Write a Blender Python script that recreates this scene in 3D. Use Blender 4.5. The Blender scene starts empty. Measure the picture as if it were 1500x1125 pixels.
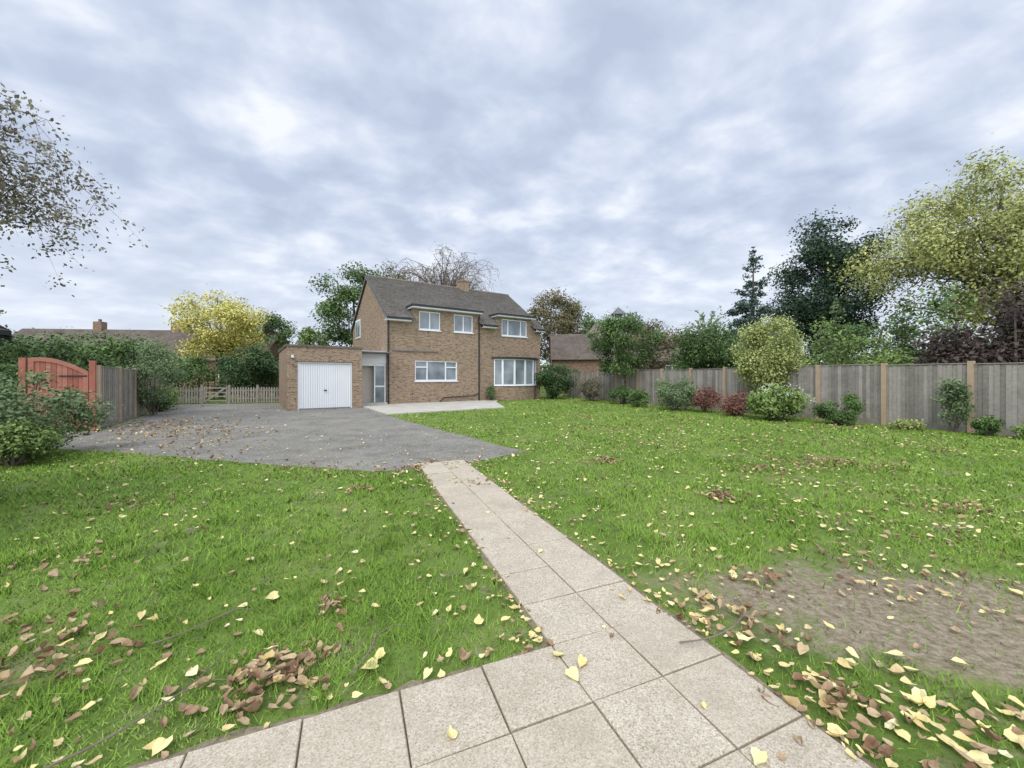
import bpy, math
import numpy as np
from mathutils import Matrix, Vector
R = np.random.default_rng(7)
scene = bpy.context.scene
scene.view_settings.view_transform = 'Standard'
scene.view_settings.look = 'None'
scene.view_settings.exposure = 0

# ------------------------------------------------------------------ materials
def nn(nt, t, **kw):
    n = nt.nodes.new(t)
    for k, v in kw.items():
        setattr(n, k, v)
    return n

def ramp(nt, cols, pos=None):
    r = nn(nt, 'ShaderNodeValToRGB')
    n = len(cols)
    pos = pos or [i / (n - 1) for i in range(n)]
    e = r.color_ramp.elements
    while len(e) < n:
        e.new(0.5)
    for i in range(n):
        e[i].position = pos[i]
        e[i].color = (*cols[i], 1)
    return r

def math_n(nt, op, a, b=None, c=None, clamp=False):
    m = nn(nt, 'ShaderNodeMath', operation=op)
    m.use_clamp = clamp
    for i, v in enumerate((a, b, c)):
        if v is None: continue
        if isinstance(v, (int, float)): m.inputs[i].default_value = v
        else: nt.links.new(v, m.inputs[i])
    return m.outputs[0]

def noise(nt, vec, scale, detail=4, rough=.6, dist=0):
    n = nn(nt, 'ShaderNodeTexNoise')
    n.inputs['Scale'].default_value = scale
    n.inputs['Detail'].default_value = detail
    n.inputs['Roughness'].default_value = rough
    n.inputs['Distortion'].default_value = dist
    if vec: nt.links.new(vec, n.inputs['Vector'])
    return n.outputs['Fac']

def stretch(nt, v, lo=.32, hi=.68):
    m = nn(nt, 'ShaderNodeMapRange')
    m.inputs[1].default_value = lo; m.inputs[2].default_value = hi
    nt.links.new(v, m.inputs[0])
    return m.outputs[0]

def mixc(nt, fac, a, b, mode='MIX'):
    m = nn(nt, 'ShaderNodeMix', data_type='RGBA', blend_type=mode)
    for i, v in ((0, fac), (6, a), (7, b)):
        if isinstance(v, (int, float)): m.inputs[i].default_value = v
        elif isinstance(v, tuple): m.inputs[i].default_value = (*v, 1)
        else: nt.links.new(v, m.inputs[i])
    return m.outputs[2]

def base(name, rough=.8, spec=.3):
    m = bpy.data.materials.new(name); m.use_nodes = True
    nt = m.node_tree
    p = nt.nodes['Principled BSDF']
    p.inputs['Roughness'].default_value = rough
    p.inputs['Specular IOR Level'].default_value = spec
    co = nn(nt, 'ShaderNodeTexCoord').outputs['Object']
    return m, nt, p, co

def bump(nt, p, h, strength=.4, dist=.01):
    b = nn(nt, 'ShaderNodeBump')
    b.inputs['Strength'].default_value = strength
    b.inputs['Distance'].default_value = dist
    nt.links.new(h, b.inputs['Height'])
    nt.links.new(b.outputs[0], p.inputs['Normal'])

def mk(name, cols, rough=.8, nscale=5., nw=.5, tw=.5, bmp=0, bscale=60, spec=.3, pos=None, nscale2=None, upn=0, nd=4):
    m, nt, p, co = base(name, rough, spec)
    f = stretch(nt, noise(nt, co, nscale, nd))
    if nscale2:
        f = math_n(nt, 'MULTIPLY_ADD', stretch(nt, noise(nt, co, nscale2, nd)), .5, math_n(nt, 'MULTIPLY', f, .5))
    a = nn(nt, 'ShaderNodeAttribute', attribute_name='tone')
    s = math_n(nt, 'ADD', math_n(nt, 'MULTIPLY', a.outputs['Fac'], tw), math_n(nt, 'MULTIPLY', f, nw), clamp=True)
    r = ramp(nt, cols, pos)
    nt.links.new(s, r.inputs[0])
    nt.links.new(r.outputs[0], p.inputs['Base Color'])
    if bmp: bump(nt, p, noise(nt, co, bscale), bmp)
    if upn:
        g = nn(nt, 'ShaderNodeNewGeometry'); va = nn(nt, 'ShaderNodeVectorMath', operation='SCALE'); va.inputs[3].default_value = 1 - upn
        nt.links.new(g.outputs['Normal'], va.inputs[0])
        vb = nn(nt, 'ShaderNodeVectorMath', operation='ADD'); vb.inputs[1].default_value = (0, 0, upn)
        nt.links.new(va.outputs[0], vb.inputs[0])
        vc = nn(nt, 'ShaderNodeVectorMath', operation='NORMALIZE'); nt.links.new(vb.outputs[0], vc.inputs[0])
        nt.links.new(vc.outputs[0], p.inputs['Normal'])
    return m

def leafmat(name, cols, pos=None, spec=.25):
    return mk(name, cols, rough=.6, nscale=1.3, nw=.3, tw=.75, spec=spec, pos=pos, upn=.35, nd=1)

def brick_mat(name, c1, c2, mort, dirt=.22, pale=(.45, .32, .20)):
    m, nt, p, co = base(name, .9, .2)
    sx = nn(nt, 'ShaderNodeSeparateXYZ'); nt.links.new(co, sx.inputs[0])
    u = math_n(nt, 'ADD', sx.outputs[0], sx.outputs[1])
    cb = nn(nt, 'ShaderNodeCombineXYZ'); nt.links.new(u, cb.inputs[0]); nt.links.new(sx.outputs[2], cb.inputs[1])
    b = nn(nt, 'ShaderNodeTexBrick')
    nt.links.new(cb.outputs[0], b.inputs['Vector'])
    b.inputs['Color1'].default_value = (*c1, 1); b.inputs['Color2'].default_value = (*c2, 1)
    b.inputs['Mortar'].default_value = (*mort, 1)
    b.inputs['Scale'].default_value = 1; b.inputs['Mortar Size'].default_value = .008
    b.inputs['Brick Width'].default_value = .225; b.inputs['Row Height'].default_value = .075
    b.inputs['Bias'].default_value = -.1
    f = stretch(nt, noise(nt, co, 1.3, 6, .7))
    c = mixc(nt, math_n(nt, 'MULTIPLY', f, dirt), b.outputs['Color'], (.11, .09, .075))
    mp = nn(nt, 'ShaderNodeMapping'); mp.inputs['Scale'].default_value = (1, 2.6, 1); nt.links.new(cb.outputs[0], mp.inputs[0])
    f2 = stretch(nt, noise(nt, mp.outputs[0], 4.5, 2, .6), .54, .62)
    c = mixc(nt, math_n(nt, 'MULTIPLY', f2, .6), c, pale)
    mp2 = nn(nt, 'ShaderNodeMapping'); mp2.inputs['Scale'].default_value = (1, 2.6, 1); mp2.inputs['Location'].default_value = (31, 17, 0); nt.links.new(cb.outputs[0], mp2.inputs[0])
    f3 = stretch(nt, noise(nt, mp2.outputs[0], 4, 2, .7, .0), .57, .63)
    c = mixc(nt, math_n(nt, 'MULTIPLY', f3, .65), c, (.08, .06, .048))
    nt.links.new(c, p.inputs['Base Color'])
    bump(nt, p, b.outputs['Fac'], -.5, .008)
    return m

def tile_mat(name, c1, c2, w=.17, h=.13, lich=(.28, .265, .23)):
    m, nt, p, co = base(name, .9, .2)
    mp = nn(nt, 'ShaderNodeMapping'); mp.inputs['Scale'].default_value = (1, 1.2, 0)
    nt.links.new(co, mp.inputs[0])
    b = nn(nt, 'ShaderNodeTexBrick'); nt.links.new(mp.outputs[0], b.inputs['Vector'])
    b.inputs['Color1'].default_value = (*c1, 1); b.inputs['Color2'].default_value = (*c2, 1)
    b.inputs['Mortar'].default_value = (.04, .036, .033, 1)
    b.inputs['Scale'].default_value = 1; b.inputs['Mortar Size'].default_value = .006
    b.inputs['Brick Width'].default_value = w; b.inputs['Row Height'].default_value = h
    f = stretch(nt, noise(nt, co, 1.2, 7, .75))
    c = mixc(nt, math_n(nt, 'MULTIPLY', f, .6), b.outputs['Color'], lich)
    f2 = stretch(nt, noise(nt, co, 7, 3, .7), .52, .64)
    c = mixc(nt, math_n(nt, 'MULTIPLY', f2, .6), c, (.075, .065, .055))
    nt.links.new(c, p.inputs['Base Color'])
    return m

M = {}
M['brick'] = brick_mat('brown_stock_brick', (.35, .235, .145), (.21, .14, .09), (.38, .325, .25))
M['brick_red'] = brick_mat('red_brick', (.26, .14, .085), (.18, .10, .065), (.3, .25, .2))
M['tile'] = tile_mat('plain_clay_tile', (.225, .195, .165), (.15, .13, .11))
M['tile_red'] = tile_mat('red_brown_tile', (.20, .14, .10), (.145, .105, .08))
M['white'] = mk('white_upvc', [(.74, .75, .76), (.84, .84, .84)], .35, 3, spec=.5)
M['door'] = mk('white_door_paint', [(.72, .73, .71), (.80, .80, .79)], .4, 1.5, spec=.5)
M['groove'] = mk('shadowed_steel', [(.30, .30, .30), (.36, .36, .36)], .6, 1.5)
M['black'] = mk('black_plastic', [(.02, .02, .022), (.04, .04, .042)], .4, 3)
M['lead'] = mk('grey_felt', [(.10, .10, .11), (.2, .2, .2)], .8, 3)
M['coping'] = mk('concrete_coping', [(.10, .085, .07), (.20, .17, .14)], .9, 3, bmp=.3)
M['conc'] = mk('patio_concrete', [(.40, .37, .30), (.56, .52, .44)], .9, 1.3, nw=.8, tw=.2, bmp=.3)
M['inside'] = mk('cream_interior', [(.50, .44, .36), (.6, .54, .45)], .8)
M['bark'] = mk('bark', [(.05, .04, .03), (.16, .13, .10)], .95, 6, bmp=.6, bscale=20)
M['twig'] = mk('twig_brown', [(.12, .09, .07), (.26, .20, .16)], .9, 6)
M['fence'] = mk('weathered_board', [(.135, .12, .097), (.26, .235, .20), (.39, .36, .31)], .9, 2.5, nw=.55, tw=.55, bmp=.3, bscale=30, nscale2=14)
M['post'] = mk('fence_post', [(.34, .23, .14), (.46, .35, .24)], .9, 5, bmp=.3)
M['gatewood'] = mk('red_stained_wood', [(.30, .095, .06), (.44, .165, .11), (.50, .24, .17)], .75, 4, nw=.4, tw=.6, bmp=.2)
M['soil'] = mk('bare_soil', [(.12, .09, .055), (.23, .185, .12), (.34, .285, .205)], .95, 3, nw=1, tw=0, bmp=.8, bscale=40, nscale2=45)

m, nt, p, co = base('window_glass', .06, .8)
r = ramp(nt, [(.12, .14, .15), (.30, .34, .36)])
nt.links.new(stretch(nt, noise(nt, co, .9, 2)), r.inputs[0]); nt.links.new(r.outputs[0], p.inputs['Base Color'])
M['glass'] = m

m, nt, p, co = base('exposed_aggregate_slab', .85, .2)
v = nn(nt, 'ShaderNodeTexVoronoi'); v.inputs['Scale'].default_value = 170; nt.links.new(co, v.inputs['Vector'])
sp = nn(nt, 'ShaderNodeSeparateColor'); nt.links.new(v.outputs['Color'], sp.inputs[0])
r = ramp(nt, [(.29, .235, .16), (.45, .385, .285), (.54, .47, .36), (.68, .60, .47)], [0, .25, .7, 1])
nt.links.new(sp.outputs[0], r.inputs[0])
at = nn(nt, 'ShaderNodeAttribute', attribute_name='tone')
c = mixc(nt, math_n(nt, 'MULTIPLY', at.outputs['Fac'], .4), r.outputs[0], (.43, .36, .26))
f = stretch(nt, noise(nt, co, 3.5, 6, .7), .45, .75)
c = mixc(nt, math_n(nt, 'MULTIPLY', f, .5), c, (.28, .235, .16))
nt.links.new(c, p.inputs['Base Color']); bump(nt, p, v.outputs['Distance'], .25, .003)
M['slab'] = m

m, nt, p, co = base('old_asphalt', .9, .12)
v = nn(nt, 'ShaderNodeTexVoronoi'); v.inputs['Scale'].default_value = 60; nt.links.new(co, v.inputs['Vector'])
sp = nn(nt, 'ShaderNodeSeparateColor'); nt.links.new(v.outputs['Color'], sp.inputs[0])
r = ramp(nt, [(.10, .095, .078), (.19, .18, .152), (.38, .36, .315)], [0, .6, 1]); nt.links.new(sp.outputs[0], r.inputs[0])
f = stretch(nt, noise(nt, co, .55, 7, .7), .38, .62)
c = mixc(nt, math_n(nt, 'MULTIPLY', f, .65), r.outputs[0], (.31, .285, .235))
f = stretch(nt, noise(nt, co, 1.6, 7, .75, .5), .48, .66)
c = mixc(nt, math_n(nt, 'MULTIPLY', f, .6), c, (.14, .12, .085))
nt.links.new(c, p.inputs['Base Color']); bump(nt, p, v.outputs['Distance'], .4, .006)
M['asphalt'] = m

m, nt, p, co = base('lawn_ground', .95, .1)
r = ramp(nt, [(.08, .115, .025), (.135, .20, .04), (.22, .24, .075)])
nt.links.new(stretch(nt, noise(nt, co, .8, 8, .75)), r.inputs[0])
rs = ramp(nt, [(.13, .10, .06), (.26, .21, .14), (.39, .33, .24)])
nt.links.new(stretch(nt, noise(nt, co, 22, 6, .75)), rs.inputs[0])
mp = nn(nt, 'ShaderNodeMapping', vector_type='TEXTURE'); mp.inputs['Location'].default_value = (3.05, 2.35, 0); mp.inputs['Rotation'].default_value = (0, 0, -.2); mp.inputs['Scale'].default_value = (1.75, .62, 1)
nt.links.new(co, mp.inputs[0])
ln_ = nn(nt, 'ShaderNodeVectorMath', operation='LENGTH'); nt.links.new(mp.outputs[0], ln_.inputs[0])
dd = math_n(nt, 'ADD', ln_.outputs['Value'], math_n(nt, 'MULTIPLY', math_n(nt, 'SUBTRACT', noise(nt, co, 4, 6, .7), .5), 1.8))
ms = nn(nt, 'ShaderNodeMapRange'); ms.inputs[1].default_value = 1.25; ms.inputs[2].default_value = .8; nt.links.new(dd, ms.inputs[0])
pt = stretch(nt, noise(nt, co, 1.7, 8, .8), .53, .64)
c = mixc(nt, math_n(nt, 'MAXIMUM', ms.outputs[0], math_n(nt, 'MULTIPLY', pt, .75)), r.outputs[0], rs.outputs[0])
nt.links.new(c, p.inputs['Base Color']); bump(nt, p, noise(nt, co, 45), .7, .02)
M['lawn'] = m
M['blade'] = mk('grass_blade', [(.115, .19, .025), (.19, .325, .04), (.265, .40, .065), (.42, .42, .17)], .75, .6, nw=.5, tw=.5, spec=.12, nscale2=4, upn=.65, nd=3)
M['dead'] = mk('fallen_leaf', [(.15, .08, .042), (.29, .18, .10), (.46, .34, .20), (.65, .52, .24), (.79, .67, .29), (.70, .65, .41)], .6, 40, nw=.14, tw=.93, spec=.25)
L = {
 'dark': leafmat('laurel_leaf', [(.014, .03, .010), (.05, .095, .026), (.10, .17, .05)]),
 'mid': leafmat('mid_green_leaf', [(.03, .055, .014), (.09, .155, .038), (.18, .26, .075)]),
 'light': leafmat('light_green_leaf', [(.06, .09, .02), (.17, .25, .06), (.31, .40, .12)]),
 'vari': leafmat('variegated_leaf', [(.11, .135, .03), (.30, .34, .10), (.55, .57, .23)]),
 'yellow': leafmat('golden_leaf', [(.30, .27, .04), (.58, .53, .13), (.80, .74, .28)]),
 'willow': leafmat('yellowing_leaf', [(.17, .19, .05), (.37, .385, .12), (.58, .58, .24)]),
 'copper': leafmat('copper_leaf', [(.022, .018, .015), (.07, .048, .038), (.13, .10, .065)]),
 'red': leafmat('maple_red_leaf', [(.09, .04, .025), (.22, .10, .07), (.36, .20, .14)]),
 'brown': leafmat('autumn_olive_leaf', [(.05, .05, .02), (.15, .13, .055), (.25, .21, .10)]),
 'blue': leafmat('spruce_needle', [(.022, .045, .032), (.07, .115, .085), (.13, .20, .155)]),
 'pine': leafmat('yew_needle', [(.010, .024, .012), (.035, .07, .033), (.08, .125, .06)]),
 'grey': leafmat('grey_green_leaf', [(.05, .08, .03), (.14, .20, .08), (.26, .33, .15)]),
 'dusk': leafmat('olive_purple_leaf', [(.09, .085, .05), (.21, .19, .12), (.35, .32, .22)]),
}
M['flower'] = mk('hydrangea_flower', [(.6, .62, .5), (.8, .8, .7)], .7)

# ------------------------------------------------------------------ mesh tools
def mesh_obj(name, V, groups, mats, parent=None, loc=(0, 0, 0), rz=0, smooth=False):
    V = np.asarray(V, dtype=np.float32)
    me = bpy.data.meshes.new(name)
    me.vertices.add(len(V)); me.vertices.foreach_set('co', V.ravel())
    idx, st, mi, tn, cur = [], [], [], [], 0
    for F, a, t in groups:
        F = np.asarray(F, dtype=np.int32)
        if len(F) == 0: continue
        n, k = F.shape
        idx.append(F.ravel()); st.append(cur + np.arange(n) * k); cur += n * k
        mi.append(np.broadcast_to(np.asarray(a, dtype=np.int32), (n,)))
        tn.append(np.broadcast_to(np.asarray(t, dtype=np.float32), (n,)))
    idx = np.concatenate(idx); st = np.concatenate(st).astype(np.int32)
    me.loops.add(len(idx)); me.loops.foreach_set('vertex_index', idx)
    me.polygons.add(len(st)); me.polygons.foreach_set('loop_start', st)
    me.update(calc_edges=True)
    me.polygons.foreach_set('material_index', np.concatenate(mi).astype(np.int32))
    me.polygons.foreach_set('use_smooth', np.full(len(st), smooth))
    at = me.attributes.new('tone', 'FLOAT', 'FACE')
    at.data.foreach_set('value', np.concatenate(tn).astype(np.float32))
    for m in mats: me.materials.append(m)
    me.validate()
    o = bpy.data.objects.new(name, me)
    scene.collection.objects.link(o)
    o.location = loc; o.rotation_euler = (0, 0, rz)
    if parent: o.parent = parent
    return o

class MB:
    def __init__(s): s.V = []; s.F = {}; s.n = 0
    def add(s, verts, faces, mi=0, tone=.5, mat=None):
        if mat is not None: verts = [tuple(mat @ Vector(v)) for v in verts]
        s.V.extend(verts)
        for f in faces:
            s.F.setdefault(len(f), []).append(([i + s.n for i in f], mi, tone))
        s.n += len(verts)
    def box(s, a, b, mi=0, tone=.5, mat=None):
        x0, y0, z0 = a; x1, y1, z1 = b
        s.add([(x0,y0,z0),(x1,y0,z0),(x1,y1,z0),(x0,y1,z0),(x0,y0,z1),(x1,y0,z1),(x1,y1,z1),(x0,y1,z1)],
              [(0,3,2,1),(4,5,6,7),(0,1,5,4),(1,2,6,5),(2,3,7,6),(3,0,4,7)], mi, tone, mat)
    def tube(s, pts, rad, mi=0, tone=.5, k=6):
        pts = np.asarray(pts, float); n = len(pts)
        rad = np.broadcast_to(rad, (n,))
        T = np.gradient(pts, axis=0); T /= np.linalg.norm(T, axis=1)[:, None] + 1e-9
        vs = []
        for i in range(n):
            up = np.array([0, 0, 1.]) if abs(T[i][2]) < .9 else np.array([1., 0, 0])
            a = np.cross(T[i], up); a /= np.linalg.norm(a); b = np.cross(T[i], a)
            for j in range(k):
                w = 2 * math.pi * j / k
                vs.append(tuple(pts[i] + rad[i] * (math.cos(w) * a + math.sin(w) * b)))
        fs = [(i*k+j, i*k+(j+1)%k, (i+1)*k+(j+1)%k, (i+1)*k+j) for i in range(n-1) for j in range(k)]
        s.add(vs, fs, mi, tone)
    def groups(s, off=0, dm=0):
        return [(np.array([f[0] for f in fl]) + off, np.array([f[1] for f in fl]) + dm, np.array([f[2] for f in fl])) for fl in s.F.values()]
    def build(s, name, mats, **kw):
        return mesh_obj(name, s.V, s.groups(), mats, **kw)

def empty(name, loc=(0, 0, 0), rz=0):
    e = bpy.data.objects.new(name, None); scene.collection.objects.link(e)
    e.location = loc; e.rotation_euler = (0, 0, rz); return e

def unit(n):
    d = R.normal(size=(n, 3)); return d / np.linalg.norm(d, axis=1)[:, None]

def leaves(C, Nn, size):
    n = len(C)
    a = np.cross(Nn, unit(n)); a /= np.linalg.norm(a, axis=1)[:, None] + 1e-9
    b = np.cross(Nn, a)
    s = (size * R.uniform(.6, 1.3, n))[:, None]
    V = np.stack([C - a*s*.5, C + b*s*.28, C + a*s*.5, C - b*s*.28], 1).reshape(-1, 3)
    return V, np.arange(n*4).reshape(n, 4)

def foliage(name, loc, clumps, rc, n, leaf, mat, wood=None, barkmat=None, flat=.8, extra=None, shell=.45, dark=0):
    clumps = np.asarray(clumps, float); rc = np.asarray(rc, float)
    w = rc ** 2; w /= w.sum()
    ci = R.choice(len(rc), n, p=w)
    d = unit(n); rr = R.random(n) ** shell
    jit = 1 + .35 * R.normal(size=n) * (R.random(n) < .3)
    P = clumps[ci] + d * (rc[ci] * rr * jit)[:, None] * np.array([1, 1, flat])
    P[:, 2] = np.maximum(P[:, 2], .03)
    Nn = d * .6 + unit(n) * .8 + np.array([0, 0, .4]); Nn /= np.linalg.norm(Nn, axis=1)[:, None]
    V, F = leaves(P, Nn, leaf)
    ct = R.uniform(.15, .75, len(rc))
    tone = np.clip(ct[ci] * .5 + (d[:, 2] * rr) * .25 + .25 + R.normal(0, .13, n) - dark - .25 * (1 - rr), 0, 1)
    groups = [(F, 0, tone)]; mats = [mat]; VV = [V]; off = len(V)
    if wood is not None and wood.n:
        groups += wood.groups(off, 1); VV.append(np.array(wood.V)); off += wood.n
        mats.append(barkmat or M['bark'])
    if extra is not None:
        if len(mats) == 1: mats.append(M['bark'])
        eV, eF, em = extra
        groups.append((eF + off, 2, .6)); VV.append(eV); mats.append(em)
    return mesh_obj(name, np.concatenate(VV), groups, mats, loc=loc)

def ell_clumps(k, rx, ry, z0, z1, frac=.3, hollow=.5):
    d = unit(k); r = R.uniform(hollow, 1, k) ** .6
    rz = (z1 - z0) / 2
    m = (rx + ry + rz) / 3
    rc = m * frac * R.uniform(.6, 1.35, k)
    C = d * r[:, None] * np.array([rx, ry, rz]) * (1 - frac * .55)
    C[:, :2] *= (1 + .15 * np.sin(C[:, 2:3] * 2.3 + R.uniform(0, 6)))
    C[:, 2] += (z0 + z1) / 2
    return C, rc

def limbs(C, z0, h, r0, nl, droop=0):
    w = MB()
    top = np.array([R.normal(0, .15), R.normal(0, .15), h * .85])
    tp = np.array([(0, 0, 0), (.05*h*.2, 0, h*.25), (0, .04*h*.3, h*.55), top])
    w.tube(tp, [r0*1.15, r0*.85, r0*.55, r0*.15], k=8)
    for i in R.choice(len(C), min(nl, len(C)), replace=False):
        t = R.uniform(.25, .75)
        s = np.array([0, 0, max(z0 * .7, h * t * .9)]) if C[i][2] > h*t*.9 else np.array([0, 0, C[i][2]*.7])
        mid = (s + C[i]) / 2 + np.array([0, 0, .12 * h * R.uniform(0, .6)])
        w.tube([s, (s + mid)/2 + R.normal(0, .03*h, 3)*.5, mid, C[i]], [r0*.4, r0*.28, r0*.18, r0*.05], k=5)
        for q in range(3):
            e = C[i] + unit(1)[0] * h * .12
            w.tube([mid, (mid+e)/2 + R.normal(0, .02*h, 3), e], [r0*.12, r0*.07, r0*.02], k=4)
    return w

def tree(name, x, y, r, h, z0, n, leaf, mat, k=40, frac=.28, hollow=.4, tr=.16, nl=12, ry=None, shell=.45, flat=.8, dark=0):
    C, rc = ell_clumps(k, r, ry or r, z0, h, frac, hollow)
    w = limbs(C, z0, h, tr, nl)
    return foliage(name, (x, y, 0), C, rc, n, leaf, mat, w, shell=shell, flat=flat, dark=dark)

def bush(name, x, y, r, h, n, leaf, mat, k=26, frac=.38, extra=None, ry=None, dark=0):
    C, rc = ell_clumps(k, r, ry or r, 0.0, h, frac, .35)
    C[:, 2] = np.maximum(C[:, 2], rc * .5)
    w = MB()
    for i in range(6):
        c = C[i]; w.tube([(c[0]*.15, c[1]*.15, 0), (c[0]*.5, c[1]*.5, c[2]*.5), tuple(c)], [.03, .02, .01], k=4)
    return foliage(name, (x, y, 0), C, rc, n, leaf, mat, w, extra=extra, dark=dark)

def hedge(name, pts, width, h, n, leaf, mat, k=60, hv=.25, z0=0, dark=0):
    pts = np.array(pts, float); seg = np.diff(pts, axis=0); ln = np.linalg.norm(seg, axis=1); tot = ln.sum()
    C = []; rc = []
    ph = R.uniform(0, 6)
    for i in range(k):
        s = R.uniform(0, tot); j = 0; s0 = s
        while s > ln[j] and j < len(ln)-1: s -= ln[j]; j += 1
        p = pts[j] + seg[j] * s / ln[j]
        r = width * .5 * R.uniform(.45, .9)
        hh = h * (1 + hv * math.sin(s0*.9 + ph) * .5 + hv * R.normal() * .35)
        z = z0 + R.uniform(.1, 1) ** .7 * (hh - z0) - r * .6
        C.append((p[0] + R.normal(0, width*.25), p[1] + R.normal(0, width*.25), max(z, .3))); rc.append(r)
    w = MB()
    for i in range(0, k, 4):
        c = C[i]; w.tube([(c[0], c[1], 0), (c[0]+.05, c[1], c[2]*.5), c], [.05, .04, .015], k=4)
    return foliage(name, (0, 0, 0), C, rc, n, leaf, mat, w, dark=dark)

def inpoly(X, Y, P):
    ins = np.zeros(len(X), bool); n = len(P); j = n - 1
    for i in range(n):
        xi, yi = P[i]; xj, yj = P[j]
        c = ((yi > Y) != (yj > Y)) & (X < (xj - xi) * (Y - yi) / (yj - yi + 1e-12) + xi)
        ins ^= c; j = i
    return ins

def rough_outline(P, step=.25, amp=.05):
    out = []
    n = len(P)
    for i in range(n):
        a = np.array(P[i], float); b = np.array(P[(i+1) % n], float)
        m = max(1, int(np.linalg.norm(b - a) / step))
        for t in range(m):
            q = a + (b - a) * t / m + R.normal(0, amp, 2)
            out.append(tuple(q))
    return out

def sheet(name, P, z, mat):
    V = [(x, y, z) for x, y in P]
    return mesh_obj(name, V, [(np.arange(len(V))[None, :], 0, .5)], [mat])

# ------------------------------------------------------------------ ground
G = 250
gx = np.linspace(-G, G, 21)
V = [(x, y, 0) for y in gx for x in gx]
F = [(j*21+i, j*21+i+1, (j+1)*21+i+1, (j+1)*21+i) for j in range(20) for i in range(20)]
mesh_obj('ground', V, [(np.array(F), 0, .5)], [M['lawn']])

drive = [(.27, 7.77), (-.1, 7.4), (-.42, 7.08), (-.75, 6.75), (-1.5, 6.35), (-2.2, 6.14), (-3.4, 6.45), (-5.6, 7.05), (-7.3, 7.57), (-9.7, 8.1),
         (-12.9, 9.75), (-11.5, 10.9), (-14.6, 15.6), (-17.6, 20.0), (-19.0, 20.9), (-13.3, 22.4), (-9.5, 18.9), (-7.2, 19.4), (-4.9, 15.2), (-2.4, 11.5)]
drive_o = rough_outline(drive, .15, .035)
sheet('asphalt_driveway', drive_o, .004, M['asphalt'])
HC = np.array([-6.7, 20.85]); ang = math.radians(33.9)
u = np.array([math.cos(ang), math.sin(ang)]); v = np.array([-math.sin(ang), math.cos(ang)])
def hp(a, b): q = HC + a*u + b*v; return (q[0], q[1])
patio = [(-7.4, 19.2), (-4.9, 15.25), (-.35, 18.6), (-.9, 22.5), hp(7.0, -.02), hp(0, -.02), hp(0, .15), hp(-1.5, .15)]
b = MB(); n = len(patio)
b.add([(x, y, .0) for x, y in patio] + [(x, y, .05) for x, y in patio],
      [tuple(range(n, 2*n))] + [(i, (i+1) % n, n+(i+1) % n, n+i) for i in range(n)])
b.build('concrete_patio', [M['conc']])

# slab path
O = np.array([.218, 2.148]); e1 = np.array([.926, .377]); e2 = np.array([-.377, .926]); S = .405
b = MB()
def slab(c, r):
    g = .004; h = .022 + R.normal(0, .002)
    cs = []
    for (i, j) in ((0, 0), (1, 0), (1, 1), (0, 1)):
        cs.append(O + e1*(c+i)*S + e2*(r+j)*S)
    ctr = sum(cs) / 4; tx, ty = R.normal(0, .004, 2); rt = R.normal(0, .006)
    def ring(inset, z):
        out = []
        for q in cs:
            d = q - ctr; d = d * (1 - 2*inset/S); d = np.array([d[0]-rt*d[1], d[1]+rt*d[0]])
            p_ = ctr + d; out.append((p_[0], p_[1], z + d[0]*tx + d[1]*ty))
        return out
    vs = ring(g, -.01) + ring(g, h-.004) + ring(g+.004, h)
    fs = [(8, 9, 10, 11)]
    for k in (0, 4):
        fs += [(k+i, k+(i+1) % 4, k+4+(i+1) % 4, k+4+i) for i in range(4)]
    b.add(vs, fs, 0, R.random())
for r in range(0, 12):
    for c in (0, 1): slab(c, r)
for r in range(-6, 0):
    for c in range(-8, 2): slab(c, r)
b.build('slab_path', [M['slab']])
def pf(a, c): q = O + e1*a + e2*c; return (q[0], q[1])
W2 = 2*S
bed = rough_outline([pf(-.02, 12*S-.02), pf(-.03, .03), pf(-3.3, .03), pf(-3.3, -2.6), pf(W2+.05, -2.6), pf(W2+.04, .5), pf(W2+.02, 12*S-.02)], .1, .012)
sheet('soil_bed', bed, .004, M['soil'])

# ------------------------------------------------------------------ lawn blades
path_main = [pf(0, -.1), pf(0, 12*S), pf(W2, 12*S), pf(W2, -.1)]
path_low = [pf(-3.3, 0), pf(W2, 0), pf(W2, -2.5), pf(-3.3, -2.5)]
path_soil = [pf(-.03, 12*S), pf(-.03, .03), pf(-3.3, .03), pf(-3.3, -2.6), pf(W2+.04, -2.6), pf(W2+.03, 12*S)]
FX = lambda Y: 17.11 - .4447*Y
N1, N2 = 85000, 270000
Y = np.concatenate([R.uniform(.7, 2.5, N1), np.exp(R.uniform(math.log(2.5), math.log(29), N2))])
X = R.uniform(-1, 1, len(Y)) * (1.45*Y + 1.2)
def vnoise(x, y, s, seed):
    r = np.random.default_rng(seed); g = r.random((256, 256))
    x = x/s + 100; y = y/s + 100; xi = np.floor(x).astype(int); yi = np.floor(y).astype(int)
    fx = x-xi; fy = y-yi; fx = fx*fx*(3-2*fx); fy = fy*fy*(3-2*fy)
    a = g[xi % 256, yi % 256]; b_ = g[(xi+1) % 256, yi % 256]; c_ = g[xi % 256, (yi+1) % 256]; d_ = g[(xi+1) % 256, (yi+1) % 256]
    return a*(1-fx)*(1-fy)+b_*fx*(1-fy)+c_*(1-fx)*fy+d_*fx*fy
hou = [hp(-5, -1.2), hp(-1.5, -1.2), hp(-1.5, 0), hp(10.4, -0), hp(10.4, 8), hp(-5, 8)]
bad = inpoly(X, Y, drive) | inpoly(X, Y, patio) | inpoly(X, Y, path_main) | inpoly(X, Y, path_low) | inpoly(X, Y, hou)
bad |= inpoly(X, Y, path_soil) & (R.random(len(X)) < .6)
nz = vnoise(X, Y, .25, 3)*.5 + vnoise(X, Y, .1, 4)*.5
ca, sa = math.cos(-.2), math.sin(-.2)
dx, dy = X-3.05, Y-2.35
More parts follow.
